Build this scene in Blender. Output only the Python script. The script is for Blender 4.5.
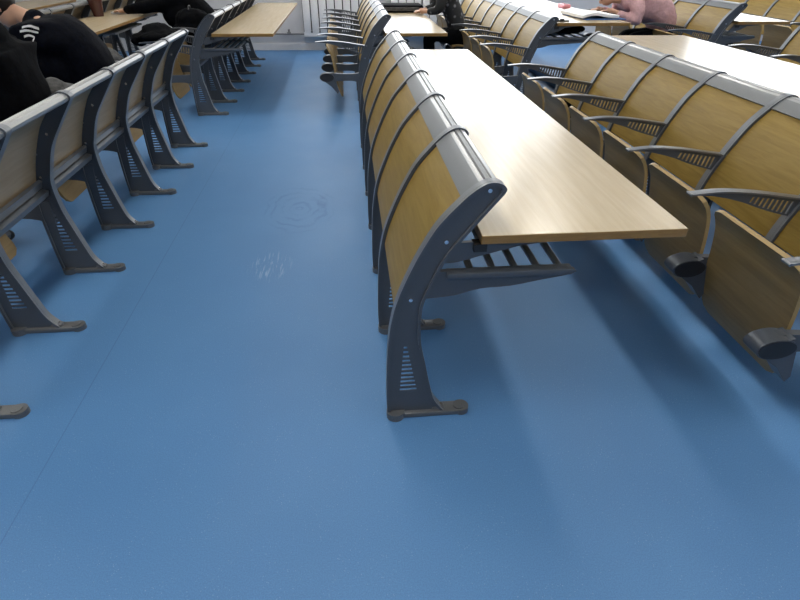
import bpy, bmesh, math, random
from mathutils import Vector, Matrix, noise
random.seed(7)
for o in list(bpy.data.objects): bpy.data.objects.remove(o, do_unlink=True)
scn = bpy.context.scene
C = scn.collection

# ------------------------------------------------------------------ camera
cam_d = bpy.data.cameras.new('camera'); cam = bpy.data.objects.new('camera', cam_d); C.objects.link(cam)
PITCH, YAW, ROLL, CAMH, FPX = 0.6095, 0.1014, 0.0114, 1.4497, 505.1
fw = Vector((math.sin(YAW)*math.cos(PITCH), math.cos(YAW)*math.cos(PITCH), -math.sin(PITCH)))
rt = Vector((math.cos(YAW), -math.sin(YAW), 0)); up = rt.cross(fw)
r2 = rt*math.cos(ROLL) + up*math.sin(ROLL); u2 = up*math.cos(ROLL) - rt*math.sin(ROLL)
M = Matrix((( r2.x, u2.x, -fw.x), (r2.y, u2.y, -fw.y), (r2.z, u2.z, -fw.z))).to_4x4()
cam.matrix_world = Matrix.Translation((0, 0, CAMH)) @ M
cam_d.sensor_width = 36; cam_d.lens = 36*FPX/800; cam_d.clip_start = 0.05
scn.camera = cam
# ------------------------------------------------------------------ world, lights, exposure
w = bpy.data.worlds.new('world'); scn.world = w; w.use_nodes = True
w.node_tree.nodes['Background'].inputs[0].default_value = (0.75, 0.87, 1.0, 1)
w.node_tree.nodes['Background'].inputs[1].default_value = 1.0
scn.view_settings.view_transform = 'Standard'; scn.view_settings.look = 'None'
scn.view_settings.gamma = 1; scn.view_settings.use_curve_mapping = False
scn.view_settings.exposure = 0.0
WIN_STRENGTH = 5.0      # daylight on the frosted window panes
LAMP_W = 26.0           # each ceiling fitting

# ------------------------------------------------------------------ materials
def mat(name, col, rough=0.5, metal=0.0, spec=0.5):
    m = bpy.data.materials.new(name); m.use_nodes = True
    b = m.node_tree.nodes['Principled BSDF']
    b.inputs['Base Color'].default_value = (*col, 1); b.inputs['Roughness'].default_value = rough
    b.inputs['Metallic'].default_value = metal; b.inputs['Specular IOR Level'].default_value = spec
    return m
def nd(m, t, **kw):
    n = m.node_tree.nodes.new(t)
    for k, v in kw.items(): setattr(n, k, v)
    return n
def lk(m, a, b): m.node_tree.links.new(a, b)
def wood(name, c1, c2, rough=0.3, scale=(18, 1.2, 18), grain=1.0):
    m = mat(name, c1, rough); b = m.node_tree.nodes['Principled BSDF']
    tc = nd(m, 'ShaderNodeTexCoord'); oi = nd(m, 'ShaderNodeObjectInfo')
    mp = nd(m, 'ShaderNodeMapping'); mp.inputs['Scale'].default_value = scale
    ad = nd(m, 'ShaderNodeVectorMath', operation='ADD')
    ml = nd(m, 'ShaderNodeMath', operation='MULTIPLY'); ml.inputs[1].default_value = 37.0
    lk(m, oi.outputs['Random'], ml.inputs[0]); lk(m, ml.outputs[0], ad.inputs[1])
    lk(m, tc.outputs['Object'], ad.inputs[0]); lk(m, ad.outputs[0], mp.inputs[0])
    n1 = nd(m, 'ShaderNodeTexNoise'); n1.inputs['Scale'].default_value = 3.0*grain
    n1.inputs['Detail'].default_value = 8; n1.inputs['Roughness'].default_value = 0.65
    n1.inputs['Distortion'].default_value = 0.6
    lk(m, mp.outputs[0], n1.inputs['Vector'])
    r = nd(m, 'ShaderNodeValToRGB'); r.color_ramp.elements[0].position = 0.36; r.color_ramp.elements[1].position = 0.64
    r.color_ramp.elements[0].color = (*c2, 1); r.color_ramp.elements[1].color = (*c1, 1)
    lk(m, n1.outputs['Fac'], r.inputs[0]); lk(m, r.outputs[0], b.inputs['Base Color'])
    return m
def speckle(name, c, amt=0.15, rough=0.5, metal=0.0, scale=400, bump=0.0):
    m = mat(name, c, rough, metal); b = m.node_tree.nodes['Principled BSDF']
    tc = nd(m, 'ShaderNodeTexCoord'); n1 = nd(m, 'ShaderNodeTexNoise'); n1.inputs['Scale'].default_value = scale
    lk(m, tc.outputs['Object'], n1.inputs['Vector'])
    r = nd(m, 'ShaderNodeValToRGB'); r.color_ramp.elements[0].position = 0.3; r.color_ramp.elements[1].position = 0.7
    r.color_ramp.elements[0].color = (*[x*(1-amt) for x in c], 1); r.color_ramp.elements[1].color = (*[min(1, x*(1+amt)) for x in c], 1)
    lk(m, n1.outputs['Fac'], r.inputs[0]); lk(m, r.outputs[0], b.inputs['Base Color'])
    if bump:
        bp = nd(m, 'ShaderNodeBump'); bp.inputs['Strength'].default_value = bump; bp.inputs['Distance'].default_value = 0.01
        lk(m, n1.outputs['Fac'], bp.inputs['Height']); lk(m, bp.outputs[0], b.inputs['Normal'])
    return m
M_panel = wood('panel_wood', (0.295, 0.198, 0.047), (0.23, 0.148, 0.031), 0.45, (16, 1.3, 16))
M_panel.node_tree.nodes['Principled BSDF'].inputs['Specular IOR Level'].default_value = 0.3
M_panelback = wood('panel_back', (0.33, 0.245, 0.15), (0.28, 0.205, 0.12), 0.4, (16, 1.3, 16))
M_desk = wood('desk_laminate', (0.49, 0.395, 0.255), (0.44, 0.35, 0.215), 0.25, (14, 0.8, 14))
M_desk.node_tree.nodes['Principled BSDF'].inputs['Specular IOR Level'].default_value = 0.85
M_edge = wood('desk_edge', (0.28, 0.16, 0.045), (0.23, 0.125, 0.034), 0.35, (6, 1, 30))
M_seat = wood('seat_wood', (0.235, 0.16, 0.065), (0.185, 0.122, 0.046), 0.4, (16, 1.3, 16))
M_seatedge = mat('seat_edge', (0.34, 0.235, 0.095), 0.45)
M_frame_shade = speckle('frame_paint_shade', (0.078, 0.088, 0.104), 0.12, 0.42, 0.2, 700)  # darker copy of the frame paint, with shade put into the colour
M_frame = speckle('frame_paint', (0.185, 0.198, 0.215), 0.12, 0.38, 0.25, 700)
M_foot = speckle('foot_metal', (0.15, 0.155, 0.16), 0.2, 0.42, 0.5, 500)
M_rail = speckle('rail_aluminium', (0.31, 0.315, 0.32), 0.06, 0.32, 0.6, 300)
M_band = speckle('rail_front_paint', (0.165, 0.175, 0.185), 0.05, 0.5, 0.2, 300)
M_arm = speckle('arm_metal', (0.20, 0.21, 0.225), 0.1, 0.3, 0.6, 600)
M_black = mat('black_plastic', (0.012, 0.012, 0.014), 0.5)
M_screw = mat('steel_screw', (0.7, 0.7, 0.72), 0.25, 0.9)
M_white = speckle('white_enamel', (0.72, 0.72, 0.74), 0.03, 0.4, 0, 30)
M_pipe = mat('pipe_grey', (0.22, 0.22, 0.23), 0.4, 0.3)
M_paper = speckle('paper', (0.8, 0.8, 0.8), 0.05, 0.7, 0, 60)
M_skin = mat('skin', (0.50, 0.28, 0.18), 0.5)
M_hair = speckle('hair', (0.012, 0.010, 0.010), 0.5, 0.4, 0, 150)
M_brownhair = speckle('brown_hair', (0.10, 0.045, 0.02), 0.4, 0.4, 0, 150)
M_dark = speckle('black_cloth', (0.0022, 0.0026, 0.0036), 0.4, 0.8, 0, 60, 0.2)
M_navy = speckle('navy_cloth', (0.0022, 0.003, 0.006), 0.4, 0.7, 0, 60, 0.2)
for m_ in (M_dark, M_navy): m_.node_tree.nodes['Principled BSDF'].inputs['Specular IOR Level'].default_value = 0.04
M_pink = speckle('pink_cloth', (0.50, 0.30, 0.31), 0.12, 0.8, 0, 40, 0.3)
M_shoe = mat('shoe', (0.03, 0.03, 0.03), 0.5)
M_greycloth = speckle('grey_cloth', (0.06, 0.06, 0.06), 0.4, 0.8, 0, 50, 0.3)
M_emblem = mat('emblem_white', (0.7, 0.7, 0.7), 0.6)
M_cup = mat('dark_red_cup', (0.06, 0.022, 0.018), 0.25)
M_folder = speckle('grey_folder', (0.20, 0.21, 0.23), 0.1, 0.4, 0, 40)
M_blue = mat('blue_cover', (0.03, 0.10, 0.28), 0.5)
M_pinkcase = mat('pink_case', (0.65, 0.25, 0.28), 0.5)
M_wall = speckle('wall_paint', (0.60, 0.60, 0.62), 0.03, 0.6, 0, 6)
M_ceil = speckle('ceiling_paint', (0.75, 0.75, 0.74), 0.03, 0.8, 0, 6)
M_frameW = mat('window_frame_white', (0.7, 0.7, 0.7), 0.4)
def plaid():
    m = mat('plaid_cloth', (0.02, 0.02, 0.02), 0.8); b = m.node_tree.nodes['Principled BSDF']
    tc = nd(m, 'ShaderNodeTexCoord'); v = nd(m, 'ShaderNodeTexVoronoi'); v.inputs['Scale'].default_value = 17
    lk(m, tc.outputs['Object'], v.inputs['Vector'])
    r = nd(m, 'ShaderNodeValToRGB'); r.color_ramp.interpolation = 'LINEAR'
    r.color_ramp.elements[0].position = 0.12; r.color_ramp.elements[0].color = (0.20, 0.20, 0.22, 1)
    r.color_ramp.elements[1].position = 0.38; r.color_ramp.elements[1].color = (0.009, 0.010, 0.012, 1)
    lk(m, v.outputs['Distance'], r.inputs[0]); lk(m, r.outputs[0], b.inputs['Base Color'])
    return m
M_plaid = plaid()
def emit(name, col, s):
    m = bpy.data.materials.new(name); m.use_nodes = True; nt = m.node_tree
    nt.nodes.remove(nt.nodes['Principled BSDF']); e = nt.nodes.new('ShaderNodeEmission')
    e.inputs[0].default_value = (*col, 1); e.inputs[1].default_value = s
    nt.links.new(e.outputs[0], nt.nodes['Material Output'].inputs[0]); return m
M_day = emit('daylit_frosted_pane', (0.93, 0.97, 1.0), WIN_STRENGTH)
M_tube = emit('lamp_diffuser', (1.0, 0.96, 0.88), LAMP_W)

def floor_mat():
    m = mat('blue_vinyl', (0.06, 0.16, 0.40), 0.45, 0, 0.35); b = m.node_tree.nodes['Principled BSDF']
    tc = nd(m, 'ShaderNodeTexCoord'); P = tc.outputs['Object']
    def noi(scale, detail=4, rough=0.5, vec=None):
        n = nd(m, 'ShaderNodeTexNoise'); n.inputs['Scale'].default_value = scale
        n.inputs['Detail'].default_value = detail; n.inputs['Roughness'].default_value = rough
        lk(m, vec or P, n.inputs['Vector']); return n.outputs['Fac']
    def ramp(fac, p0, p1, c0=(0, 0, 0), c1=(1, 1, 1)):
        r = nd(m, 'ShaderNodeValToRGB'); r.color_ramp.elements[0].position = p0; r.color_ramp.elements[1].position = p1
        r.color_ramp.elements[0].color = (*c0, 1); r.color_ramp.elements[1].color = (*c1, 1)
        lk(m, fac, r.inputs[0]); return r.outputs[0]
    def mix(fac, a, bb, blend='MIX'):
        x = nd(m, 'ShaderNodeMix', data_type='RGBA', blend_type=blend)
        if isinstance(fac, float): x.inputs[0].default_value = fac
        else: lk(m, fac, x.inputs[0])
        for s, v in ((6, a), (7, bb)):
            if isinstance(v, tuple): x.inputs[s].default_value = (*v, 1)
            else: lk(m, v, x.inputs[s])
        return x.outputs[2]
    def mth(op, a, bb=None):
        x = nd(m, 'ShaderNodeMath', operation=op)
        for s, v in ((0, a), (1, bb)):
            if v is None: continue
            if isinstance(v, (int, float)): x.inputs[s].default_value = v
            else: lk(m, v, x.inputs[s])
        return x.outputs[0]
    sp = nd(m, 'ShaderNodeSeparateXYZ'); lk(m, P, sp.inputs[0])
    base = ramp(noi(1.3, 3), 0.3, 0.7, (0.080, 0.208, 0.425), (0.092, 0.230, 0.455))
    fine = noi(260, 2)
    base = mix(ramp(fine, 0.35, 0.65), mix(0.84, (0, 0, 0), base), base)
    chips = nd(m, 'ShaderNodeTexVoronoi'); chips.inputs['Scale'].default_value = 95; lk(m, P, chips.inputs['Vector'])
    cm = ramp(chips.outputs['Distance'], 0.06, 0.16, (1, 1, 1), (0, 0, 0))
    cm = mth('MULTIPLY', cm, ramp(noi(9, 2), 0.40, 0.58)); cm = mth('MULTIPLY', cm, 0.5)
    base = mix(cm, base, (0.34, 0.45, 0.62))
    # worn swirl in the aisle, a shape of its own
    def ell(cx, cy, rx, ry, soft=0.5):
        dx = mth('DIVIDE', mth('SUBTRACT', sp.outputs[0], cx), rx); dy = mth('DIVIDE', mth('SUBTRACT', sp.outputs[1], cy), ry)
        d = mth('ADD', mth('MULTIPLY', dx, dx), mth('MULTIPLY', dy, dy)); return d
    d = mth('SQRT', ell(-0.36, 3.20, 0.26, 0.40))
    wv = mth('SINE', mth('ADD', mth('MULTIPLY', d, 30.0), mth('MULTIPLY', noi(7, 5), 13.0)))
    sw = mth('MULTIPLY', ramp(wv, 0.1, 0.9), ramp(d, 0.75, 1.05, (1, 1, 1), (0, 0, 0)))
    base = mix(mth('MULTIPLY', mth('MULTIPLY', sw, ramp(noi(6, 3), 0.35, 0.62)), 0.36), base, (0.030, 0.115, 0.285))
    d3 = mth('SQRT', ell(-0.215, 3.26, 0.05, 0.16))
    base = mix(mth('MULTIPLY', mth('MULTIPLY', ramp(d3, 0.4, 1.2, (1, 1, 1), (0, 0, 0)), ramp(noi(14, 4), 0.3, 0.6)), 0.6), base, (0.030, 0.115, 0.285))
    # pale scratches
    mp = nd(m, 'ShaderNodeMapping'); mp.inputs['Scale'].default_value = (60, 7, 1); lk(m, P, mp.inputs[0])
    sc = ramp(noi(1.0, 4, 0.6, mp.outputs[0]), 0.53, 0.66)
    d2 = mth('SQRT', ell(-0.475, 2.45, 0.13, 0.18))
    base = mix(mth('MULTIPLY', mth('MULTIPLY', sc, ramp(d2, 0.5, 1.0, (1, 1, 1), (0, 0, 0))), 0.5), base, (0.42, 0.52, 0.66))
    # welded seam between two sheets
    se = mth('ABSOLUTE', mth('ADD', sp.outputs[0], 1.08))
    base = mix(mth('MULTIPLY', mth('LESS_THAN', se, 0.0022), 0.28), base, (0.025, 0.06, 0.15))
    lk(m, base, b.inputs['Base Color'])
    rr = nd(m, 'ShaderNodeMapRange'); rr.inputs[3].default_value = 0.46; rr.inputs[4].default_value = 0.60
    lk(m, noi(3, 4), rr.inputs[0]); lk(m, rr.outputs[0], b.inputs['Roughness'])
    bp = nd(m, 'ShaderNodeBump'); bp.inputs['Strength'].default_value = 0.08; bp.inputs['Distance'].default_value = 0.002
    lk(m, fine, bp.inputs['Height']); lk(m, bp.outputs[0], b.inputs['Normal'])
    return m
M_floor = floor_mat()

# ------------------------------------------------------------------ mesh helpers
def finish(bm, name, mats, smooth=False, angle=35):
    me = bpy.data.meshes.new(name); bmesh.ops.recalc_face_normals(bm, faces=bm.faces); bm.to_mesh(me); bm.free()
    for m in (mats if isinstance(mats, (list, tuple)) else [mats]): me.materials.append(m)
    if smooth:
        me.polygons.foreach_set('use_smooth', [True]*len(me.polygons))
        me.set_sharp_from_angle(angle=math.radians(angle))
    return me
def box(bm, x0, x1, y0, y1, z0, z1, bev=0.0):
    r = bmesh.ops.create_cube(bm, size=1)
    for v in r['verts']:
        v.co = Vector(((x0+x1)/2+v.co.x*(x1-x0), (y0+y1)/2+v.co.y*(y1-y0), (z0+z1)/2+v.co.z*(z1-z0)))
    if bev:
        es = list({e for v in r['verts'] for e in v.link_edges})
        bmesh.ops.bevel(bm, geom=es, offset=bev, segments=2, affect='EDGES', profile=0.5)
def prism(bm, pts, y0, y1):
    a = [bm.verts.new((p[0], y0, p[1])) for p in pts]; b = [bm.verts.new((p[0], y1, p[1])) for p in pts]
    n = len(pts); bm.faces.new(a); bm.faces.new(b[::-1])
    for i in range(n): bm.faces.new((a[i], b[i], b[(i+1) % n], a[(i+1) % n]))
def ribbon(bm, line, th, y0, y1, side=1):
    """strip with thickness th on one side of a (u,z) line, between y0 and y1"""
    L = [Vector((p[0], p[1])) for p in line]; off = []
    for i, p in enumerate(L):
        t = (L[min(i+1, len(L)-1)]-L[max(i-1, 0)]).normalized(); off.append(p+Vector((t.y, -t.x))*th*side)
    for i in range(len(L)-1):
        q = [(L[i], L[i+1], off[i+1], off[i])]
    va = [[bm.verts.new((p.x, y, p.y)) for p in A] for A in (L, off) for y in (y0, y1)]
    n = len(L); l0, l1, o0, o1 = va
    for i in range(n-1):
        for s in ((l0[i], l0[i+1], l1[i+1], l1[i]), (o0[i], o1[i], o1[i+1], o0[i+1]), (l0[i], o0[i], o0[i+1], l0[i+1]), (l1[i], l1[i+1], o1[i+1], o1[i])):
            bm.faces.new(s)
    bm.faces.new((l0[0], l1[0], o1[0], o0[0])); bm.faces.new((l0[-1], o0[-1], o1[-1], l1[-1]))
def catmull(pts, n=6):
    P = [Vector(p) for p in pts]; out = []
    for i in range(len(P)-1):
        a, b, c, d = P[max(i-1, 0)], P[i], P[i+1], P[min(i+2, len(P)-1)]
        for k in range(n):
            t = k/n
            out.append(0.5*((2*b)+(c-a)*t+(2*a-5*b+4*c-d)*t*t+(3*b-a-3*c+d)*t**3))
    out.append(P[-1]); return [(p.x, p.y) for p in out]
def holed(outer, holes, half, yc, bev=0.0):
    """plate in the u-z plane with holes, as a mesh"""
    cu = bpy.data.curves.new('plate_curve', 'CURVE'); cu.dimensions = '2D'; cu.fill_mode = 'BOTH'
    cu.extrude = half; cu.bevel_depth = bev; cu.bevel_resolution = 1
    for poly in [outer]+holes:
        s = cu.splines.new('POLY'); s.points.add(len(poly)-1); s.use_cyclic_u = True
        for p, q in zip(s.points, poly): p.co = (q[0], q[1], 0, 1)
    ob = bpy.data.objects.new('plate_curve', cu); C.objects.link(ob)
    dg = bpy.context.evaluated_depsgraph_get(); dg.update()
    me = bpy.data.meshes.new_from_object(ob.evaluated_get(dg))
    bpy.data.objects.remove(ob, do_unlink=True); bpy.data.curves.remove(cu)
    me.transform(Matrix(((1, 0, 0, 0), (0, 0, 1, yc), (0, 1, 0, 0), (0, 0, 0, 1))))
    bm = bmesh.new(); bm.from_mesh(me); bpy.data.meshes.remove(me)
    bmesh.ops.remove_doubles(bm, verts=bm.verts, dist=1e-5)
    return bm
def cyl(bm, c, r, axis, h, seg=20, rx=1.0, rz=1.0):
    """disc/cylinder centred at c, along axis ('x','y','z')"""
    rr = bmesh.ops.create_cone(bm, cap_ends=True, segments=seg, radius1=r, radius2=r, depth=h)
    for v in rr['verts']:
        p = v.co.copy()
        if axis == 'y': p = Vector((p.x*rx, p.z, p.y*rz))
        elif axis == 'x': p = Vector((p.z, p.x*rx, p.y*rz))
        else: p = Vector((p.x*rx, p.y*rz, p.z))
        v.co = p+Vector(c)
def tube(bm, pts, r, seg=8):
    rings = []
    for i, p in enumerate(pts):
        p = Vector(p); t = (Vector(pts[min(i+1, len(pts)-1)])-Vector(pts[max(i-1, 0)])).normalized()
        a = t.orthogonal().normalized(); b = t.cross(a)
        if rings:
            a = (pa-t*pa.dot(t)).normalized(); b = t.cross(a)
        pa = a
        rings.append([bm.verts.new(p+(a*math.cos(6.2832*k/seg)+b*math.sin(6.2832*k/seg))*r) for k in range(seg)])
    for A, B in zip(rings, rings[1:]):
        for k in range(seg): bm.faces.new((A[k], A[(k+1) % seg], B[(k+1) % seg], B[k]))
    bm.faces.new(rings[0][::-1]); bm.faces.new(rings[-1])
def link(name, me, parent=None, loc=(0, 0, 0), rot=None):
    o = bpy.data.objects.new(name, me); C.objects.link(o); o.parent = parent; o.location = loc
    if rot: o.rotation_euler = rot
    return o
def tag(o, label, cat, group=None):
    o['label'] = label; o['category'] = cat
    if group: o['group'] = group
    return o
def thing(name, label, cat, loc=(0, 0, 0), group=None, rz=0):
    o = link(name, None, None, loc); o.rotation_euler = (0, 0, rz); o.empty_display_size = 0.1
    return tag(o, label, cat, group)
def struct(name, me):
    o = link(name, me); o['kind'] = 'structure'; return o

# ------------------------------------------------------------------ room
XL, XR, YB, YW, ZC = -6.2, 9.6, -3.5, 9.6, 3.25
STEP_X, STEP = 2.62, 0.11
bm = bmesh.new(); box(bm, XL, XR, YB, YW, -0.1, 0); struct('floor', finish(bm, 'floor', M_floor))
bm = bmesh.new(); box(bm, STEP_X, XR, YB, YW, 0, STEP, 0.004); struct('floor_step', finish(bm, 'floor_step', M_floor))
bm = bmesh.new(); box(bm, XL, XR, YB, YW, ZC, ZC+0.1); struct('ceiling', finish(bm, 'ceiling', M_ceil))
bm = bmesh.new(); box(bm, XL-0.15, XL, YB, YW+0.2, 0, ZC); struct('wall_left', finish(bm, 'wall_left', M_wall))
bm = bmesh.new(); box(bm, XR, XR+0.15, YB, YW+0.2, 0, ZC); struct('wall_right', finish(bm, 'wall_right', M_wall))
bm = bmesh.new(); box(bm, XL-0.15, XR+0.15, YB-0.15, YB, 0, ZC); struct('wall_back', finish(bm, 'wall_back', M_wall))
WINS = [(-0.75, 4.1), (6.2, 9.2)]; WZ0, WZ1 = 0.95, 3.1
bm = bmesh.new()
box(bm, XL, XR, YW, YW+0.2, 0, WZ0); box(bm, XL, XR, YW, YW+0.2, WZ1, ZC)
xs = [XL]+[v for p in WINS for v in p]+[XR]
for i in range(0, len(xs), 2): box(bm, xs[i], xs[i+1], YW, YW+0.2, WZ0, WZ1)
struct('wall_far', finish(bm, 'wall_far', M_wall))
for i, (a, b) in enumerate(WINS):
    bm = bmesh.new()
    n = 3
    for k in range(n+1):
        x = a+(b-a)*k/n; box(bm, max(a, x-0.03), min(b, x+0.03), YW+0.06, YW+0.12, WZ0, WZ1)
    box(bm, a, b, YW+0.06, YW+0.12, WZ0, WZ0+0.05); box(bm, a, b, YW+0.06, YW+0.12, WZ1-0.05, WZ1)
    wo = struct('window_%d' % (i+1), finish(bm, 'window_frame', M_frameW))
    bm = bmesh.new(); box(bm, a, b, YW+0.085, YW+0.095, WZ0, WZ1); link('pane', finish(bm, 'pane', M_day), wo)
    bm = bmesh.new(); box(bm, a-0.05, b+0.05, YW-0.09, YW+0.05, WZ0-0.03, WZ0, 0.005); link('window_sill', finish(bm, 'sill', M_white), wo)
bm = bmesh.new(); box(bm, XL, XR, YW-0.012, YW, 0, 0.10, 0.003); struct('baseboard_far', finish(bm, 'baseboard', M_wall))
# ceiling light fittings
bm = bmesh.new(); box(bm, -0.15, 0.15, -0.62, 0.62, -0.06, 0, 0.01); me_body = finish(bm, 'fitting_body', M_white)
bm = bmesh.new(); box(bm, -0.12, 0.12, -0.58, 0.58, -0.068, -0.0605); me_dif = finish(bm, 'fitting_diffuser', M_tube)
for col, x in (('left', -3.2), ('middle left', -0.4), ('middle right', 2.4), ('right', 5.6)):
    for pos, y in (('nearest the back wall', -1.4), ('second from the back wall', 0.9), ('third from the back wall', 3.2), ('second from the windows', 5.5), ('nearest the windows', 7.8)):
        t = thing('ceiling_light', 'long white ceiling light fitting of the %s line, %s' % (col, pos), 'lamp', (x, y, ZC), 'ceiling light fittings')
        link('housing', me_body, t); link('diffuser', me_dif, t)

# radiators under the far windows
RX0, PW = -0.68, 0.131
bm = bmesh.new(); box(bm, 0.009, PW-0.009, 0, 0.07, 0.275, 0.775, 0.006); me_col = finish(bm, 'radiator_column', M_white, True)
def radiator(x0, n, label):
    t = thing('radiator', label, 'radiator', (x0, YW-0.135, 0), 'white wall radiators')
    for k in range(n): link('column', me_col, t, (k*PW, 0, 0))
    for nm, z0, z1 in (('bottom_header', 0.215, 0.285), ('top_header', 0.765, 0.84)):
        bm = bmesh.new(); box(bm, 0, n*PW, 0.002, 0.072, z0, z1, 0.008); link(nm, finish(bm, nm, M_white), t)
    bm = bmesh.new(); box(bm, 0, n*PW, 0.055, 0.064, 0.27, 0.78); link('gap_shade_plate', finish(bm, 'gap_shade_plate', M_black), t)  # added black sheet standing in for the shade between columns
    for sx in (0.15, n*PW-0.15):
        bm = bmesh.new(); box(bm, sx-0.02, sx+0.02, 0.06, 0.130, 0.5, 0.54); link('wall_bracket', finish(bm, 'wall_bracket', M_pipe), t)
    bm = bmesh.new()
    for k in range(1, n): cyl(bm, (k*PW, -0.001, 0.292), 0.016, 'y', 0.006, 12); cyl(bm, (k*PW, -0.001, 0.765), 0.016, 'y', 0.006, 12)
    link('slot_ends', finish(bm, 'slot_ends', M_pipe), t)
radiator(RX0, 9, 'white ribbed column radiator on the far wall at the end of the aisle')
radiator(0.75, 9, 'white ribbed radiator on the far wall right of the aisle, behind seats')
t = thing('heating_pipe', 'thin grey heating pipe running low along the far wall to the radiator', 'pipe', (0, YW-0.05, 0))
bm = bmesh.new(); tube(bm, [(-5.5, 0, 0.25), (RX0+0.01, 0, 0.25)], 0.012); link('pipe', finish(bm, 'pipe', M_pipe, True), t)
bm = bmesh.new(); cyl(bm, (-0.93, 0, 0.26), 0.022, 'x', 0.06); cyl(bm, (-0.93, 0, 0.295), 0.018, 'z', 0.05); link('valve', finish(bm, 'valve', M_pipe, True), t)
bm = bmesh.new()
for x in (-5.2, -3.8, -2.4, -1.3): box(bm, x-0.01, x+0.01, 0, 0.05, 0.24, 0.262)
link('pipe_clip', finish(bm, 'pipe_clip', M_pipe), t)

# ------------------------------------------------------------------ seat kit (u across the row, y along it, z up)
S = 0.52
LEFT = [(0.004, 0.02), (0.001, 0.112), (0.003, 0.258), (0.009, 0.379), (0.023, 0.477), (0.045, 0.558), (0.083, 0.655), (0.118, 0.728),
        (0.158, 0.796), (0.222, 0.869), (0.256, 0.899)]
CAP = [(0.256, 0.899), (0.283, 0.915), (0.308, 0.919), (0.332, 0.911), (0.343, 0.897), (0.337, 0.882)]
RIGHT = [(0.337, 0.882), (0.262, 0.785), (0.186, 0.678), (0.141, 0.572), (0.118, 0.496), (0.117, 0.371), (0.137, 0.257), (0.156, 0.160), (0.176, 0.08), (0.215, 0.022)]
cl, cc, cr = catmull(LEFT, 5), catmull(CAP, 4), catmull(RIGHT, 5)
outer = cl+cc[1:]+cr[1:]
holes = []
for k in range(11):
    f = k/10; z = 0.135+0.0196*k; a = 0.049+0.012*f; wd = 0.061*(1-f)+0.012*f
    holes.append([(a, z-0.0052), (a+wd, z-0.0052), (a+wd, z+0.0052), (a, z+0.0052)])
bm = holed(outer, holes, 0.0016, 0.012)
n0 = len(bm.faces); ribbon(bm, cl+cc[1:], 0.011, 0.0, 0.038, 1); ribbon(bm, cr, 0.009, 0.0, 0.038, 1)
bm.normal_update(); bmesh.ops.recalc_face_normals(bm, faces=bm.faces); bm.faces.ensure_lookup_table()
for i, f in enumerate(bm.faces): f.material_index = 1 if i >= n0 and abs(f.normal.y) < 0.5 else 0  # web and end-on faces take the shaded copy of the paint
ME_frame = finish(bm, 'leg_frame', [M_frame_shade, M_frame], True)
bm = bmesh.new()
box(bm, 0.02, 0.285, -0.006, 0.048, 0, 0.024, 0.006); cyl(bm, (0.284, 0.021, 0.012), 0.029, 'z', 0.024, 20); cyl(bm, (0.034, 0.012, 0.015), 0.034, 'z', 0.03, 20)
cyl(bm, (0.275, 0.021, 0.026), 0.021, 'z', 0.005, 18); box(bm, 0.17, 0.22, 0.004, 0.038, 0.02, 0.036, 0.008)
ME_foot = finish(bm, 'foot', M_foot, True)
bm = bmesh.new()
for (a, z) in ((0.296, 0.893), (0.182, 0.735), (0.080, 0.531)):
    cyl(bm, (a, 0.009, z), 0.0065, 'y', 0.008, 10)
cyl(bm, (0.205, 0.021, 0.037), 0.006, 'z', 0.006, 10)
ME_screw = finish(bm, 'screws', M_screw)
# top rail extrusion with grooves
rail = [(0.222, 0.862), (0.252, 0.889), (0.272, 0.903), (0.284, 0.909), (0.288, 0.905), (0.292, 0.911), (0.303, 0.913), (0.307, 0.909), (0.311, 0.913),
        (0.324, 0.909), (0.335, 0.896), (0.333, 0.884), (0.319, 0.874), (0.302, 0.886), (0.280, 0.886), (0.262, 0.878), (0.232, 0.852)]
bm = bmesh.new(); prism(bm, rail, 0.037, S+0.001)
bmesh.ops.recalc_face_normals(bm, faces=bm.faces); bm.normal_update()
for f in bm.faces: f.material_index = 1 if f.normal.x < -0.5 and f.calc_center_median().x < 0.280 else 0
ME_rail = finish(bm, 'top_rail', [M_rail, M_band], True, 25)
bm = bmesh.new()
prism(bm, [(0.056, 0.487), (0.070, 0.524), (0.084, 0.516), (0.072, 0.482)], 0.041, S+0.001); prism(bm, [(0.055, 0.452), (0.066, 0.476), (0.096, 0.468), (0.086, 0.440)], 0.041, S+0.001)
ME_lowrail = finish(bm, 'bottom_rail', M_arm)
line = [p for p in cl if 0.452 < p[1] < 0.873]
off = []
for i, p in enumerate(line):
    a, b = Vector(line[max(i-1, 0)]), Vector(line[min(i+1, len(line)-1)]); t = (b-a).normalized(); off.append((p[0]+t.y*0.013, p[1]-t.x*0.013))
bm = bmesh.new(); ribbon(bm, off, 0.012, 0.043, S-0.001, 1)
bmesh.ops.recalc_face_normals(bm, faces=bm.faces); bm.normal_update()
for f in bm.faces: f.material_index = 1 if f.normal.x > 0.3 else 0
ME_panel = finish(bm, 'backrest', [M_panel, M_panelback], True)
# armrest with a comb of slots
top = catmull([(-0.40, 0.680), (-0.28, 0.689), (-0.14, 0.680), (0.0, 0.660), (0.105, 0.645)], 5)
bot = catmull([(0.095, 0.562), (0.02, 0.578), (-0.08, 0.606), (-0.18, 0.640), (-0.30, 0.667), (-0.40, 0.672)], 5)
def zof(L, u):
    L = sorted(L)
    for a, b in zip(L, L[1:]):
        if a[0] <= u <= b[0]: return a[1]+(b[1]-a[1])*(u-a[0])/(b[0]-a[0]+1e-9)
    return L[0][1]
hs = []
for k in range(9):
    a = -0.145+0.022*k; z0 = zof(bot, a)+0.007; z1 = zof(top, a+0.008)-0.020
    if z1-z0 > 0.006: hs.append([(a, z0), (a+0.011, z0), (a+0.018, z1), (a+0.007, z1)])
bm = holed(top+bot, hs, 0.0022, 0.014); n0 = len(bm.faces); ribbon(bm, top, 0.007, 0.003, 0.039, 1)
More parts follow.
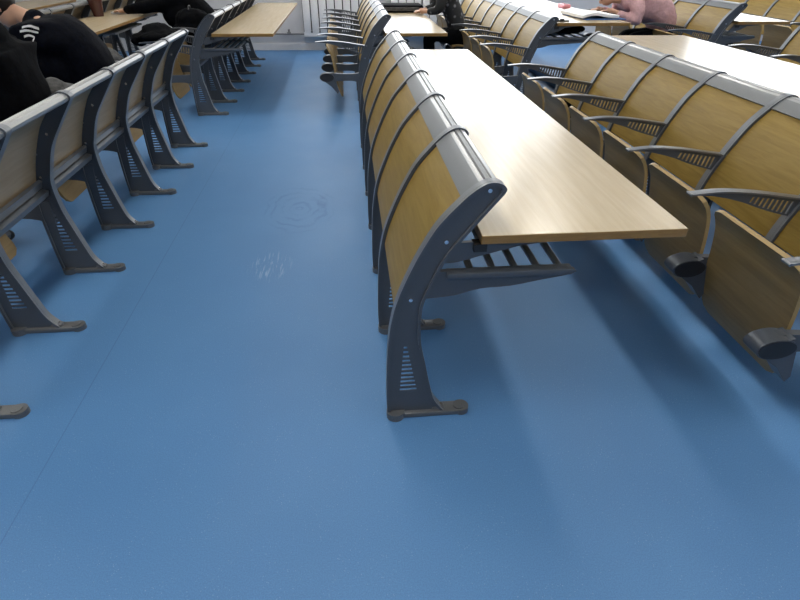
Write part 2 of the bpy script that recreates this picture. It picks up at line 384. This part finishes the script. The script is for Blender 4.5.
cyl(bm, (-0.40, 0.021, 0.6765), 0.0055, 'y', 0.036, 12); bm.faces.ensure_lookup_table()
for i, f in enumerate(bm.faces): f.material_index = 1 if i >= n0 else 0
ME_arm = finish(bm, 'armrest', [M_frame_shade, M_arm], True)
# seat support casting
sup = catmull([(0.075, 0.415), (0.0, 0.392), (-0.12, 0.386), (-0.25, 0.396), (-0.31, 0.398), (-0.362, 0.384), (-0.384, 0.357), (-0.362, 0.330), (-0.31, 0.315), (-0.2, 0.318), (-0.05, 0.318), (0.06, 0.285)], 4)
bm = bmesh.new(); prism(bm, sup, 0.006, 0.036); cyl(bm, (-0.312, 0.013, 0.357), 0.06, 'y', 0.07, 24, 1.22, 0.70)
prism(bm, [(-0.345, 0.375), (-0.262, 0.40), (-0.238, 0.36), (-0.198, 0.225), (-0.21, 0.20), (-0.27, 0.27), (-0.36, 0.335)], -0.018, 0.046)
ME_sup = finish(bm, 'seat_support', M_frame_shade, True)
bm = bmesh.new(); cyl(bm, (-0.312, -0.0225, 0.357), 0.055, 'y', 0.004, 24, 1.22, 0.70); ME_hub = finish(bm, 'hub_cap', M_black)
# flip-up seat board
def seat_mesh(profile, name):
    P = catmull(profile, 4); n = len(P); bm = bmesh.new(); ny = 9; W0, W1 = 0.052, S-0.006
    rows = []; tot = n-1
    for s_ in (0, 1):
        R = []
        for i, p in enumerate(P):
            a, b = Vector(P[max(i-1, 0)]), Vector(P[min(i+1, n-1)]); t = (b-a).normalized(); q = (p[0]-t.y*0.016*s_, p[1]+t.x*0.016*s_)
            e = min(i, tot-i)/tot; ins = 0.045*max(0, 1-e/0.10)**2
            R.append([bm.verts.new((q[0], W0+ins+(W1-W0-2*ins)*k/(ny-1), q[1])) for k in range(ny)])
        rows.append(R)
    A, B = rows
    for i in range(n-1):
        for k in range(ny-1):
            bm.faces.new((A[i][k], A[i+1][k], A[i+1][k+1], A[i][k+1])); bm.faces.new((B[i][k], B[i][k+1], B[i+1][k+1], B[i+1][k]))
        for k in (0, ny-1):
            f = bm.faces.new((A[i][k], B[i][k], B[i+1][k], A[i+1][k])); f.material_index = 1
    for i in (0, n-1):
        for k in range(ny-1):
            f = bm.faces.new((A[i][k], A[i][k+1], B[i][k+1], B[i][k])); f.material_index = 1
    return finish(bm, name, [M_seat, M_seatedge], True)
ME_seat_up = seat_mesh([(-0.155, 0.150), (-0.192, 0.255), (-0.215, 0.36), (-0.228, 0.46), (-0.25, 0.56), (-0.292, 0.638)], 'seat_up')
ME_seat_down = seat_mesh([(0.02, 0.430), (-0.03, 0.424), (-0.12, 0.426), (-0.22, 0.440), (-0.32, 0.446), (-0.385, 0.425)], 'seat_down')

ORD = ['first', 'second', 'third', 'fourth', 'fifth', 'sixth', 'seventh', 'eighth']
def add_frame(t, y, seats):
    f = link('leg_frame', ME_frame, t, (0, y, 0)); link('foot', ME_foot, f); link('screw', ME_screw, f)
    if seats:
        link('armrest', ME_arm, t, (0, y, 0)); sp_ = link('seat_support', ME_sup, t, (0, y, 0)); link('hub_cap', ME_hub, sp_)
def row(toe, y0, k0, n, dz, seats, fmt, group, down=(), special={}):
    """n linked seats; seat k stands between frame k and frame k+1"""
    for i in range(n):
        k = k0+i
        lab = special.get(k) or fmt % ORD[i]
        t = thing('lecture_hall_seat' if seats else 'bench_back', lab, 'chair' if seats else 'bench back', (toe, y0+k*S, dz), group)
        add_frame(t, 0, seats)
        if i == n-1: add_frame(t, S, seats)
        link('backrest', ME_panel, t); link('top_rail', ME_rail, t); link('bottom_rail', ME_lowrail, t)
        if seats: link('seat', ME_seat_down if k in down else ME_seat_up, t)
def desk(toe, y0, y1, ua, ub, ztop, frames, label, name='long_desk', legs=False):
    t = thing(name, label, 'desk', (toe, y0, 0), 'long wood desks')
    bm = bmesh.new(); box(bm, ua, ub, 0, y1-y0, ztop-0.029, ztop, 0.003)
    for f in bm.faces: f.material_index = 0 if f.normal.z > 0.3 else 1
    bm.normal_update()
    for f in bm.faces: f.material_index = 0 if f.normal.z > 0.6 else 1
    link('desktop', finish(bm, 'desktop', [M_desk, M_edge]), t)
    zr = ztop-0.757
    r1 = ub-0.337; rz = lambda z: zof([(q[1], q[0]) for q in cr], z)
    bm = bmesh.new()
    prism(bm, catmull([(0.125, 0.628+zr), (0.3, 0.628+zr), (0.45, 0.625+zr), (r1, 0.620+zr), (r1+0.012, 0.603+zr), (r1-0.1, 0.582+zr), (0.40, 0.566+zr), (0.30, 0.560+zr), (0.22, 0.538+zr), (0.125, 0.530+zr)], 3), 0.012, 0.030)
    box(bm, 0.19, r1+0.004, -0.002, 0.036, 0.606+zr, 0.628+zr, 0.004)
    me_rb = finish(bm, 'rack_bracket', M_frame_shade, True)
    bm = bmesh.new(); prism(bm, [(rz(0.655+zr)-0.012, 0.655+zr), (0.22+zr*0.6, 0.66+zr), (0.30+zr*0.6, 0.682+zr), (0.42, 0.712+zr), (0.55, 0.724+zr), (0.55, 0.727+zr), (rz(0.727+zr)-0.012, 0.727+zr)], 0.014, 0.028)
    me_g = finish(bm, 'desk_bracket', M_frame_shade)
    bm = bmesh.new(); box(bm, ua-0.02, ua+0.02, 0.003, 0.04, ztop-0.055, ztop-0.030); me_c = finish(bm, 'corner_block', M_black)
    for fy in frames:
        link('rack_bracket', me_rb, t, (0, fy-y0, 0)); link('desk_bracket', me_g, t, (0, fy-y0, 0))
    link('corner_block', me_c, t)
    for k in range(5):
        u = 0.27+(r1-0.30)*k/4
        bm = bmesh.new(); box(bm, u-0.011, u+0.011, frames[0]-y0+0.02, frames[-1]-y0+0.02, 0.612+zr, 0.626+zr, 0.004)
        link('rack_bar', finish(bm, 'rack_bar', M_arm), t)
    if legs:
        for fy in frames: link('leg_frame', ME_frame, t, (0, fy-y0, 0)); link('foot', ME_foot, t, (0, fy-y0, 0))
    return t
XC, XNL, XNR, XFL, XFC, XFR = 0.087, -1.562, 1.70, -1.562, 0.105, 1.71
YC, YL, YR, YFL, YFC, YFR = 1.298, 1.42, 2.224, 5.56, 5.56, 5.36
XB = 3.66
# central front row without seats, with its desk behind
row(XC, YC, 0, 6, 0, False, 'yellow wood back section without a seat in the central row, %s from the camera', 'back sections of the seatless central row')
desk(XC, YC-0.005, YC+6*S+0.17, 0.285, 0.925, 0.757, [YC+k*S for k in range(7)], 'long pale wood desk behind the seatless central row, book rack beneath')
# near left row
row(XNL, YL, 0, 6, 0, True, 'grey framed wood seat of the near left row, %s from the camera', 'seats of the near left row', down=(2, 4),
    special={2: 'near left row seat that the nearest black clad student sits on', 4: 'near left row seat under the student with white stripes on the back',
             3: 'near left row seat with the grey cloth bundle, between two students in black'})
# near right row, desk raised for the step behind
row(XNR, YR, -2, 6, 0, True, 'folded wood seat of the near right row, %s from the camera', 'folded seats of the near right row')
desk(XNR, YR-2*S-0.005, YR+4*S+0.2, 0.335, 1.13, 0.867, [YR+k*S for k in range(-2, 5)], 'long wood desk behind the near right row, glaring white toward its right end')
# far block
row(XFL, YFL, 0, 6, 0, True, 'grey framed seat of the far left row, %s from the cross aisle', 'seats of the far left row', down=(2, 3), special={2: 'far left row seat with the black bag on it', 3: 'far left row seat that the black clad student beyond the aisle sits on'})
desk(XFL, YFL-0.005, YFL+6*S+0.15, 0.285, 0.865, 0.757, [YFL+k*S for k in range(7)], 'yellow wood desk on the far left row beyond the cross aisle, open rack beneath')
row(XFC, YFC, 0, 6, 0, True, 'folded seat of the far central row, %s from the cross aisle', 'folded seats of the far central row')
desk(XFC, YFC-0.005, YFC+6*S+0.15, 0.285, 0.905, 0.757, [YFC+k*S for k in range(7)], 'white glaring desk on the far central row, with the black bag on top')
row(XFR, YFR, 0, 7, 0, True, 'folded seat of the far right row, left of the papers, %s from the aisle', 'folded seats of the far right row', down=(3,), special={3: 'far right row seat that the student in the speckled black shirt sits on'})
desk(XFR, YFR-0.005, YFR+7*S+0.1, 0.335, 1.07, 0.867, [YFR+k*S for k in range(8)], 'wood desk on the far right row covered with open papers')
row(-3.25, YFL, 0, 6, 0, True, 'far left second row seat, %s from the cross aisle', 'seats of the far left second row')
desk(-3.25, YFL-0.005, YFL+6*S+0.15, 0.285, 0.865, 0.757, [YFL+k*S for k in range(7)], 'wood desk at far left with the dark red cup and papers on it')
desk(-4.93, YFL-0.005, YFL+6*S+0.6, 0.285, 0.90, 0.757, [YFL+k*S for k in range(7)], 'pale wood desk at the top left corner behind the seat rails', legs=True)
# back rows on the step
YB2 = 5.45
row(XB, YB2, 0, 4, STEP, True, 'yellow wood seat of the row behind the open papers, %s from the aisle', 'seats of the row behind the papers', down=(1,), special={1: 'yellow wood seat that the student in pink sits on'})
desk(XB, YB2-0.005, YB2+4*S+0.2, 0.31, 0.87, 0.867, [YB2+k*S for k in range(5)], 'white glaring desk at the top right corner, behind the pink student')
row(XB, 4.47-2*S, 0, 2, STEP, True, 'seat at the right edge behind the near right desk, %s from the camera', 'seats behind the near right desk')
row(5.35, YB2, 0, 6, STEP, True, 'seat of the last row in the top right corner, %s from the aisle', 'seats of the last row at top right')

# ------------------------------------------------------------------ people
def skin_mesh(chains, sub=1, voxel=None):
    """chains: list of lists of (x,y,z,r); chains whose first point repeats an existing point join there"""
    verts, rad, edges, key = [], [], [], {}
    for ch in chains:
        prev = None
        for (x, y, z, r) in ch:
            kk = (round(x, 4), round(y, 4), round(z, 4))
            if kk not in key: key[kk] = len(verts); verts.append((x, y, z)); rad.append(r)
            i = key[kk]
            if prev is not None and prev != i: edges.append((prev, i))
            prev = i
    me = bpy.data.meshes.new('skel'); me.from_pydata(verts, edges, [])
    ob = bpy.data.objects.new('skel', me); C.objects.link(ob)
    md = ob.modifiers.new('skin', 'SKIN'); md.use_smooth_shade = True
    for i, sv in enumerate(me.skin_vertices[0].data):
        r = rad[i]; sv.radius = r if isinstance(r, tuple) else (r, r); sv.use_root = (i == 0)
    if sub: s = ob.modifiers.new('sub', 'SUBSURF'); s.levels = sub; s.render_levels = sub
    dg = bpy.context.evaluated_depsgraph_get(); dg.update()
    out = bpy.data.meshes.new_from_object(ob.evaluated_get(dg)); bpy.data.objects.remove(ob, do_unlink=True)
    return out
def blob(bm, c, r, rot=None, seg=20):
    rr = bmesh.ops.create_uvsphere(bm, u_segments=seg, v_segments=seg*2//3, radius=1)
    for v in rr['verts']:
        p = Vector((v.co.x*r[0], v.co.y*r[1], v.co.z*r[2]))
        if rot: p = rot @ p
        v.co = p+Vector(c)
    return rr['verts']
def remesh(me, voxel, mats, wrinkle=0.0, wsc=9.0, smooth_it=4):
    ob = bpy.data.objects.new('rm', me); C.objects.link(ob)
    m = ob.modifiers.new('r', 'REMESH'); m.mode = 'VOXEL'; m.voxel_size = voxel
    s = ob.modifiers.new('s', 'SMOOTH'); s.iterations = smooth_it; s.factor = 0.5
    dg = bpy.context.evaluated_depsgraph_get(); dg.update()
    out = bpy.data.meshes.new_from_object(ob.evaluated_get(dg)); bpy.data.objects.remove(ob, do_unlink=True)
    if wrinkle:
        ns = [v.normal.copy() for v in out.vertices]
        for v, n in zip(out.vertices, ns):
            q = v.co*wsc; f = noise.noise(Vector((q.x, q.y, q.z*1.8)))+0.5*noise.noise(q*2.3)
            v.co += n*f*wrinkle
    out.materials.clear(); out.materials.append(mats)
    out.polygons.foreach_set('use_smooth', [True]*len(out.polygons)); return out
def person(label, y, floor, hip, spine, head, face, arms, jacket, hairm, legs_to=None, pants=None, wr=0.006, group=None, hood=False, bulk=None):
    """facing -x. hip (x,z); spine list of (x,z,r) up to the neck base; head (x,z); face: direction (x,z);
    arms: two lists of (x, dy, z) shoulder, elbow, wrist, fingertip direction point"""
    root = thing('person', label, 'person', (hip[0], y, floor))
    L = lambda p: (p[0]-hip[0], p[1], p[2]-floor)
    hx, hz = hip; sx, sz, sr = spine[-1]
    f = Vector((face[0], 0, face[1])).normalized(); upv = Vector((-f.z, 0, f.x)); upv = upv if upv.z > 0 else -upv
    R = Matrix((f, Vector((0, 1, 0)), upv)).transposed()        # columns: forward, side, up
    hc = Vector((head[0], 0, head[1]))
    neck = hc-upv*0.09-f*0.02
    # ---- body: one continuous surface
    sp_ = [(hx, 0, hz, (0.13, 0.09))]+[(a, 0, b, (max(0.05, r-0.07), max(0.05, r-0.08))) for a, b, r in spine]
    ch = [sp_, [sp_[-1], (neck.x, 0, neck.z, 0.05), (hc.x-upv.x*0.03, 0, hc.z-upv.z*0.03, 0.06)]]
    kx = hx-0.40; fl = floor+0.02
    ank = legs_to if legs_to is not None else kx+0.03
    for s in (-1, 1):
        ch.append([sp_[0], (hx-0.06, 0.09*s, hz-0.01, 0.075), (kx, 0.11*s, hz+0.0, 0.055), (ank, 0.11*s, fl+0.07, 0.035), (ank-0.14, 0.12*s, fl+0.02, 0.03)])
    hands = []
    for s, A in zip((-1, 1), arms):
        sh, el, wri = A[:3]
        c = [sp_[-1], (sh[0], sh[1]*0.9, sh[2]-0.02, 0.045), (el[0], el[1], el[2], 0.04), (wri[0], wri[1], wri[2], 0.026)]
        ch.append(c)
        d = (Vector(A[3])-Vector(wri)).normalized(); side = Vector((0, 0, 1)).cross(d).normalized()
        W = Vector(wri); palm = W+d*0.075
        ch.append([c[-1], (palm.x, palm.y, palm.z, (0.036, 0.017))])
        hands.append((W, d, side, palm, s))
    me = skin_mesh(ch, 2)
    bm = bmesh.new(); bm.from_mesh(me)
    # the head: skull, jaw, nose, ears, brow and lips
    def H(x, yy, z): return hc+R @ Vector((x, yy, z))
    blob(bm, H(-0.008, 0, 0.03), (0.093, 0.075, 0.088), R); blob(bm, H(0.022, 0, -0.045), (0.066, 0.058, 0.070), R)
    blob(bm, H(0.092, 0, -0.018), (0.020, 0.013, 0.024), R, 10)
    blob(bm, H(0.080, 0, -0.063), (0.012, 0.026, 0.010), R, 10)
    for s in (-1, 1):
        blob(bm, H(-0.005, 0.077*s, -0.01), (0.020, 0.010, 0.032), R, 10); blob(bm, H(0.074, 0.030*s, 0.020), (0.012, 0.022, 0.008), R, 10)
    for W, d, side, palm, s in hands:                               # five fingers each
        for j, (o, ln) in enumerate(((-0.027, 0.066), (-0.009, 0.077), (0.009, 0.072), (0.027, 0.056))):
            p0 = palm+side*o-d*0.01; p1 = palm+side*o*1.1+d*ln*0.55; p2 = palm+side*o*1.1+d*ln-Vector((0, 0, 0.018))
            tube(bm, [p0, p1, (p1+p2)/2, p2], 0.0085, 8)
        t0 = W+d*0.03+side*0.02*s; tube(bm, [t0, t0+side*0.03*s+d*0.02, t0+side*0.034*s+d*0.055], 0.0095, 8)
    tmp = bpy.data.meshes.new('b'); bm.to_mesh(tmp); bm.free()
    body = remesh(tmp, 0.0075, M_skin, 0, 1, 3)
    for v in body.vertices: v.co = Vector((v.co.x-hip[0], v.co.y, v.co.z-floor))
    b = link('body', body, root)
    bm = bmesh.new()
    for s in (-1, 1): blob(bm, H(0.078, 0.031*s, 0.004), (0.010, 0.012, 0.009), R, 10)
    for v in bm.verts: v.co -= Vector((hip[0], 0, floor))
    link('eyes', finish(bm, 'eyes', M_black, True), root)
    # ---- hair
    bm = bmesh.new(); vs = blob(bm, H(-0.018, 0, 0.042), (0.103, 0.088, 0.094), R, 24)
    bmesh.ops.delete(bm, geom=[v for v in vs if (R.transposed() @ (v.co-hc)).x > 0.045 and (R.transposed() @ (v.co-hc)).z < 0.075 or (R.transposed() @ (v.co-hc)).z < -0.045], context='VERTS')
    for v in bm.verts:
        q = v.co*60; v.co += (v.co-hc).normalized()*0.006*noise.noise(q); v.co -= Vector((hip[0], 0, floor))
    bmesh.ops.solidify(bm, geom=bm.faces[:], thickness=0.008)
    link('hair', finish(bm, 'hair', hairm, True, 80), root)
    # ---- jacket: torso, sleeves, collar
    ch = [[(hx-0.01, 0, hz-0.01, (0.185, 0.125))]+[(a, 0, bb, (r+0.035, r)) for a, bb, r in spine]]
    end = ch[0][-1]
    bulkies = bulk or []
    for A in arms:
        sh, el, wri = A[:3]; e = Vector(el); q = e.lerp(Vector(wri), 0.88)
        m1 = Vector(sh).lerp(e, 0.5)
        ch.append([end, (sh[0], sh[1], sh[2], 0.083), (m1.x, m1.y, m1.z, 0.074), (el[0], el[1], el[2], 0.062), (q.x, q.y, q.z, 0.044)])
    me = skin_mesh(ch, 2); bm = bmesh.new(); bm.from_mesh(me)
    nb = Vector((sx, 0, sz)).lerp(neck, 0.2)
    blob(bm, nb, (0.075, 0.085, 0.06), R)
    if hood: blob(bm, Vector((sx+0.07, 0, sz+0.05)), (0.10, 0.14, 0.07))
    for bc, br in bulkies: blob(bm, bc, br)
    tmp = bpy.data.meshes.new('j'); bm.to_mesh(tmp); bm.free()
    jm = remesh(tmp, 0.014, jacket, wr)
    for v in jm.vertices: v.co = Vector((v.co.x-hip[0], v.co.y, v.co.z-floor))
    j = link('jacket', jm, root)
    # ---- trousers and shoes
    ch = []
    for s in (-1, 1):
        ch.append([(hx, 0, hz-0.015, (0.165, 0.10)), (hx-0.07, 0.09*s, hz-0.01, 0.095), (kx, 0.11*s, hz, 0.073), (ank+0.005, 0.11*s, fl+0.10, 0.056)])
    me = skin_mesh(ch, 2); tm = remesh(me, 0.014, pants or M_dark, 0.004)
    for v in tm.vertices: v.co = Vector((v.co.x-hip[0], v.co.y, v.co.z-floor))
    link('trousers', tm, root)
    for s in (-1, 1):
        bm = bmesh.new(); vs = blob(bm, (ank-0.07-hip[0], 0.115*s, 0.045), (0.14, 0.05, 0.055))
        for v in vs: v.co.z = max(v.co.z, 0.002)
        link('shoe', finish(bm, 'shoe', M_shoe, True), root)
    return root, j
# nearest student, left edge
pa, _ = person('person in a black hoodie at the left edge, back hunched, nearest the camera', YL+2.5*S+0.02, 0, (-1.69, 0.53),
       [(-1.62, 0.68, 0.155), (-1.60, 0.84, 0.165), (-1.64, 0.98, 0.155), (-1.72, 1.06, 0.12)], (-1.87, 1.20), (-0.75, -0.66),
       [[(-1.71, -0.19, 1.03), (-1.86, -0.23, 0.80), (-2.06, -0.13, 0.70), (-2.3, -0.05, 0.66)], [(-1.71, 0.19, 1.03), (-1.86, 0.23, 0.80), (-2.06, 0.13, 0.70), (-2.3, 0.05, 0.66)]], M_dark, M_hair, hood=True, bulk=[((-1.80, 0, 0.80), (0.20, 0.23, 0.22)), ((-1.68, 0, 1.0), (0.15, 0.25, 0.13))])
pb, jb = person('person in navy jacket with white back stripes, bent forward in the near left row', YL+4.5*S, 0, (-1.70, 0.53),
       [(-1.65, 0.70, 0.165), (-1.68, 0.86, 0.17), (-1.78, 0.985, 0.16), (-1.90, 1.04, 0.12)], (-2.08, 1.13), (-0.6, -0.8),
       [[(-1.91, -0.20, 1.0), (-1.93, -0.25, 0.76), (-2.14, -0.14, 0.62), (-2.4, -0.05, 0.58)], [(-1.91, 0.20, 1.0), (-1.93, 0.25, 0.76), (-2.14, 0.14, 0.62), (-2.4, 0.05, 0.58)]], M_navy, M_hair, bulk=[((-1.86, 0, 0.80), (0.19, 0.24, 0.22)), ((-1.80, 0, 0.96), (0.17, 0.25, 0.13))])
pc, _ = person('person in black slumped over the desk of the far left row beyond the aisle', YFL+3.5*S, 0, (-1.70, 0.53),
       [(-1.70, 0.66, 0.165), (-1.80, 0.79, 0.18), (-1.98, 0.88, 0.17), (-2.18, 0.91, 0.12)], (-2.41, 0.90), (-0.5, -0.86),
       [[(-2.20, -0.20, 0.86), (-2.42, -0.36, 0.835), (-2.62, -0.18, 0.80), (-2.8, -0.1, 0.79)], [(-2.20, 0.20, 0.86), (-2.42, 0.36, 0.835), (-2.62, 0.18, 0.80), (-2.8, 0.1, 0.79)]], M_dark, M_hair, bulk=[((-1.98, 0, 0.74), (0.25, 0.26, 0.18)), ((-2.3, 0, 0.87), (0.22, 0.28, 0.07))])
pd, _ = person('person in a dusty pink jacket leaning over papers at the top right', YB2+1.5*S-0.02, STEP, (3.60, 0.64),
       [(3.60, 0.78, 0.17), (3.50, 0.90, 0.185), (3.31, 0.98, 0.175), (3.11, 1.02, 0.12)], (2.87, 1.055), (-0.7, -0.72),
       [[(3.14, -0.22, 0.97), (3.15, -0.30, 0.80), (2.93, -0.12, 0.90), (2.70, 0.0, 0.90)], [(3.14, 0.19, 0.98), (3.12, 0.25, 0.83), (2.88, 0.12, 0.90), (2.70, 0.0, 0.90)]], M_pink, M_brownhair, wr=0.009)
pe, _ = person('person in a speckled black shirt at the far central desk beside the black bag', YFR+3.5*S+0.02, 0, (1.46, 0.53),
       [(1.40, 0.70, 0.125), (1.33, 0.85, 0.13), (1.27, 0.98, 0.12), (1.22, 1.05, 0.10)], (1.12, 1.22), (-0.8, -0.6),
       [[(1.20, -0.18, 1.01), (1.15, -0.20, 0.82), (1.0, -0.06, 0.80), (0.86, 0.05, 0.79)], [(1.20, 0.18, 1.01), (1.15, 0.20, 0.82), (1.0, 0.1, 0.80), (0.86, 0.0, 0.79)]], M_plaid, M_hair)

# white striped emblem on the back of the navy jacket
from mathutils.bvhtree import BVHTree
jm = jb.data; bv = BVHTree.FromPolygons([v.co for v in jm.vertices], [p.vertices[:] for p in jm.polygons])
def strip(bm, pts, wd):
    prev = None
    for (s_, h) in pts:
        ring = []
        for e in (-wd/2, wd/2):
            o = Vector((EB.x, EB.y, EB.z))+SA*s_+UA*(h+e)
            co, n, _, _ = bv.find_nearest(o); ring.append(bm.verts.new(co+n*0.003))
        if prev: bm.faces.new((prev[0], prev[1], ring[1], ring[0]))
        prev = ring
EB = Vector((-0.148, -0.240, 1.02)); SA = Vector((0.83, 0.5, -0.16)).normalized(); UA = Vector((0.1, 0, 1)).normalized()
bm = bmesh.new()
for hh, a_, b_ in ((0.024, -0.03, 0.055), (0.0, -0.045, 0.05), (-0.026, -0.03, 0.025)):
    strip(bm, [(a_+(b_-a_)*k/10, hh+0.010*math.sin(math.pi*k/10)) for k in range(11)], 0.012)
strip(bm, [(0.024-0.018*k/6, -0.028-0.024*k/6) for k in range(7)], 0.012)
o_ = link('emblem', finish(bm, 'emblem', M_emblem), jb); o_['label'] = 'white curved stripes'

# ------------------------------------------------------------------ things on seats and desks
def soft(name, label, cat, loc, blobs, m, vox=0.012, wr=0.012):
    root = thing(name, label, cat, loc); bm = bmesh.new()
    for c, r in blobs: blob(bm, c, r)
    me = bpy.data.meshes.new('s'); bm.to_mesh(me); bm.free()
    return root, link('shell', remesh(me, vox, m, wr, 11), root)
r_, _ = soft('cloth_bundle', 'crumpled grey cloth bundle on the seat between the two black clad students', 'cloth', (XNL-0.09, YL+3.5*S, 0.446),
     [((-0.02, 0, 0.11), (0.15, 0.17, 0.12)), ((0.02, 0.03, 0.22), (0.11, 0.13, 0.13)), ((0.0, -0.04, 0.31), (0.07, 0.09, 0.08))], M_greycloth)
r_, b_ = soft('jacket_bundle', 'black folded jacket lying on the armrests of the far left row beside the aisle', 'jacket', (XFL-0.30, YFL+0.28, 0.684),
     [((0.0, 0, 0.035), (0.17, 0.29, 0.05)), ((-0.02, 0.05, 0.075), (0.13, 0.20, 0.05)), ((-0.16, -0.05, 0.0), (0.07, 0.18, 0.06))], M_dark)
r_, b_ = soft('rucksack', 'tall dark grey rucksack standing on the floor beyond the striped student', 'bag', (-2.27, 5.50, 0.0),
     [((0, 0, 0.27), (0.15, 0.19, 0.27)), ((0.02, 0, 0.5), (0.12, 0.16, 0.14)), ((0.12, 0, 0.2), (0.08, 0.15, 0.15))], M_greycloth)
bm = bmesh.new()
tube(bm, [(0.0, -0.05, 0.62), (0.0, -0.03, 0.68), (0.0, 0.03, 0.68), (0.0, 0.05, 0.62)], 0.008); link('handle', finish(bm, 'handle', M_black, True), r_)

# black bag on the far central desk
t = thing('laptop_bag', 'flat black bag lying across the far central desk', 'bag', (0.72, 7.62, 0.757))
bm = bmesh.new(); box(bm, -0.30, 0.30, -0.20, 0.20, 0, 0.085, 0.025); link('shell', finish(bm, 'shell', M_dark, True), t)
bm = bmesh.new(); box(bm, -0.24, 0.24, -0.212, -0.195, 0.02, 0.065, 0.006); link('pocket', finish(bm, 'pocket', M_greycloth), t)
bm = bmesh.new(); tube(bm, [(0.27, -0.2, 0.03), (0.315, -0.235, 0.05), (0.335, -0.23, 0.075), (0.31, -0.19, 0.09)], 0.012); link('strap', finish(bm, 'strap', M_paper, True), t)
# papers on the far right desk
def sheet(name, label, loc, sx, sy, rz, m=M_paper, th=0.006, bow=0.02, group=None):
    t = thing(name, label, 'paper', loc, group, rz); bm = bmesh.new(); n = 12
    for z in (0, th):
        pass
    A = [[bm.verts.new((-sx/2+sx*i/n, -sy/2+sy*k, z+bow*math.sin(math.pi*i/n)*(0.5+0.5*math.cos(2*math.pi*i/n*0.5)))) for i in range(n+1)] for z in (0.001, th) for k in (0, 1)]
    for i in range(n):
        bm.faces.new((A[0][i], A[0][i+1], A[1][i+1], A[1][i])); bm.faces.new((A[2][i], A[3][i], A[3][i+1], A[2][i+1]))
        bm.faces.new((A[0][i], A[2][i], A[2][i+1], A[0][i+1])); bm.faces.new((A[1][i], A[1][i+1], A[3][i+1], A[3][i]))
    for i in (0, n): bm.faces.new((A[0][i], A[1][i], A[3][i], A[2][i]))
    link('pages', finish(bm, 'pages', m, True), t); return t
DZ = 0.867
sheet('open_book', 'open white booklet with curved pages before the pink student', (2.56, 5.86, DZ+0.012), 0.40, 0.50, 0.1, th=0.025, bow=0.035)
sheet('blue_folder', 'thin blue folder under the open booklet', (2.60, 5.84, DZ), 0.44, 0.54, 0.1, M_blue, 0.008, 0.0)
sheet('paper_sheet', 'loose white sheet on the far right desk beyond the open booklet', (2.36, 6.6, DZ), 0.42, 0.6, -0.05, th=0.004, bow=0.0)
t = thing('pencil_case', 'small pink pencil case on the far right desk behind the papers', 'case', (2.62, 6.75, DZ)); bm = bmesh.new(); box(bm, -0.05, 0.05, -0.1, 0.1, 0, 0.05, 0.018); link('shell', finish(bm, 'shell', M_pinkcase, True), t)
bm = bmesh.new(); box(bm, -0.004, 0.004, -0.085, 0.085, 0.049, 0.053); link('zip', finish(bm, 'zip', M_black), t)
# black glasses or keys at the seat rail
t = thing('key_bunch', 'small black bunch of keys at the near corner of the far right desk', 'keys', (2.12, 5.45, DZ)); bm = bmesh.new()
cyl(bm, (0, 0, 0.012), 0.022, 'z', 0.024, 14); box(bm, 0.01, 0.07, -0.012, 0.012, 0, 0.012, 0.003); box(bm, -0.05, 0.0, 0.0, 0.03, 0, 0.014, 0.003); link('keys', finish(bm, 'keys', M_black), t)
# cup and papers, far left second row desk
t = thing('cup', 'dark red tapered cup standing on the far left desk', 'cup', (-2.86, 7.05, 0.757)); bm = bmesh.new()
rr = bmesh.ops.create_cone(bm, cap_ends=True, segments=28, radius1=0.055, radius2=0.085, depth=0.20)
for v in rr['verts']: v.co.z += 0.10
link('cup_body', finish(bm, 'cup_body', M_cup, True), t)
bm = bmesh.new(); cyl(bm, (0, 0, 0.203), 0.088, 'z', 0.014, 28); link('lid', finish(bm, 'lid', M_black, True), t)
sheet('paper_sheet', 'white paper stack on the far left desk right of the cup', (-2.68, 7.45, 0.757), 0.24, 0.36, 0.0, th=0.02, bow=0.0)
sheet('folder', 'grey folder lying in the rack of the far left desk beneath the slumped student', (-2.62, 6.95, 0.628), 0.20, 0.9, 0.0, M_folder, 0.02, 0.0)

# dark bags in the far block
r_, _ = soft('school_bag', 'black bag on the far left row seat beside the slumped student', 'bag', (XFL-0.22, YFL+2.45*S, 0.45), [((0.0, 0, 0.15), (0.22, 0.21, 0.16)), ((0.03, 0.02, 0.28), (0.20, 0.17, 0.13))], M_dark)
bm = bmesh.new(); tube(bm, [(0.02, -0.05, 0.38), (0.02, -0.03, 0.43), (0.02, 0.03, 0.43), (0.02, 0.05, 0.38)], 0.008); link('handle', finish(bm, 'handle', M_black, True), r_)
r_, _ = soft('handbag', 'black soft bag stuffed in the rack under the desk with open papers', 'bag', (2.22, YFR+0.36, 0.738), [((0.0, 0, 0.045), (0.24, 0.30, 0.045))], M_dark, 0.01, 0.004)
r_, _ = soft('rucksack', 'dark rucksack on the floor behind the near right row at the cross aisle', 'bag', (2.24, 4.93, 0.0), [((0, 0, 0.32), (0.16, 0.20, 0.32)), ((0.02, 0, 0.58), (0.14, 0.17, 0.13))], M_dark)
r_, _ = soft('tote_bag', 'tall black bag standing on the floor under the desk before the pink student', 'bag', (2.66, 5.74, STEP), [((0, 0, 0.25), (0.17, 0.15, 0.25)), ((0.0, 0, 0.44), (0.17, 0.13, 0.13))], M_dark)
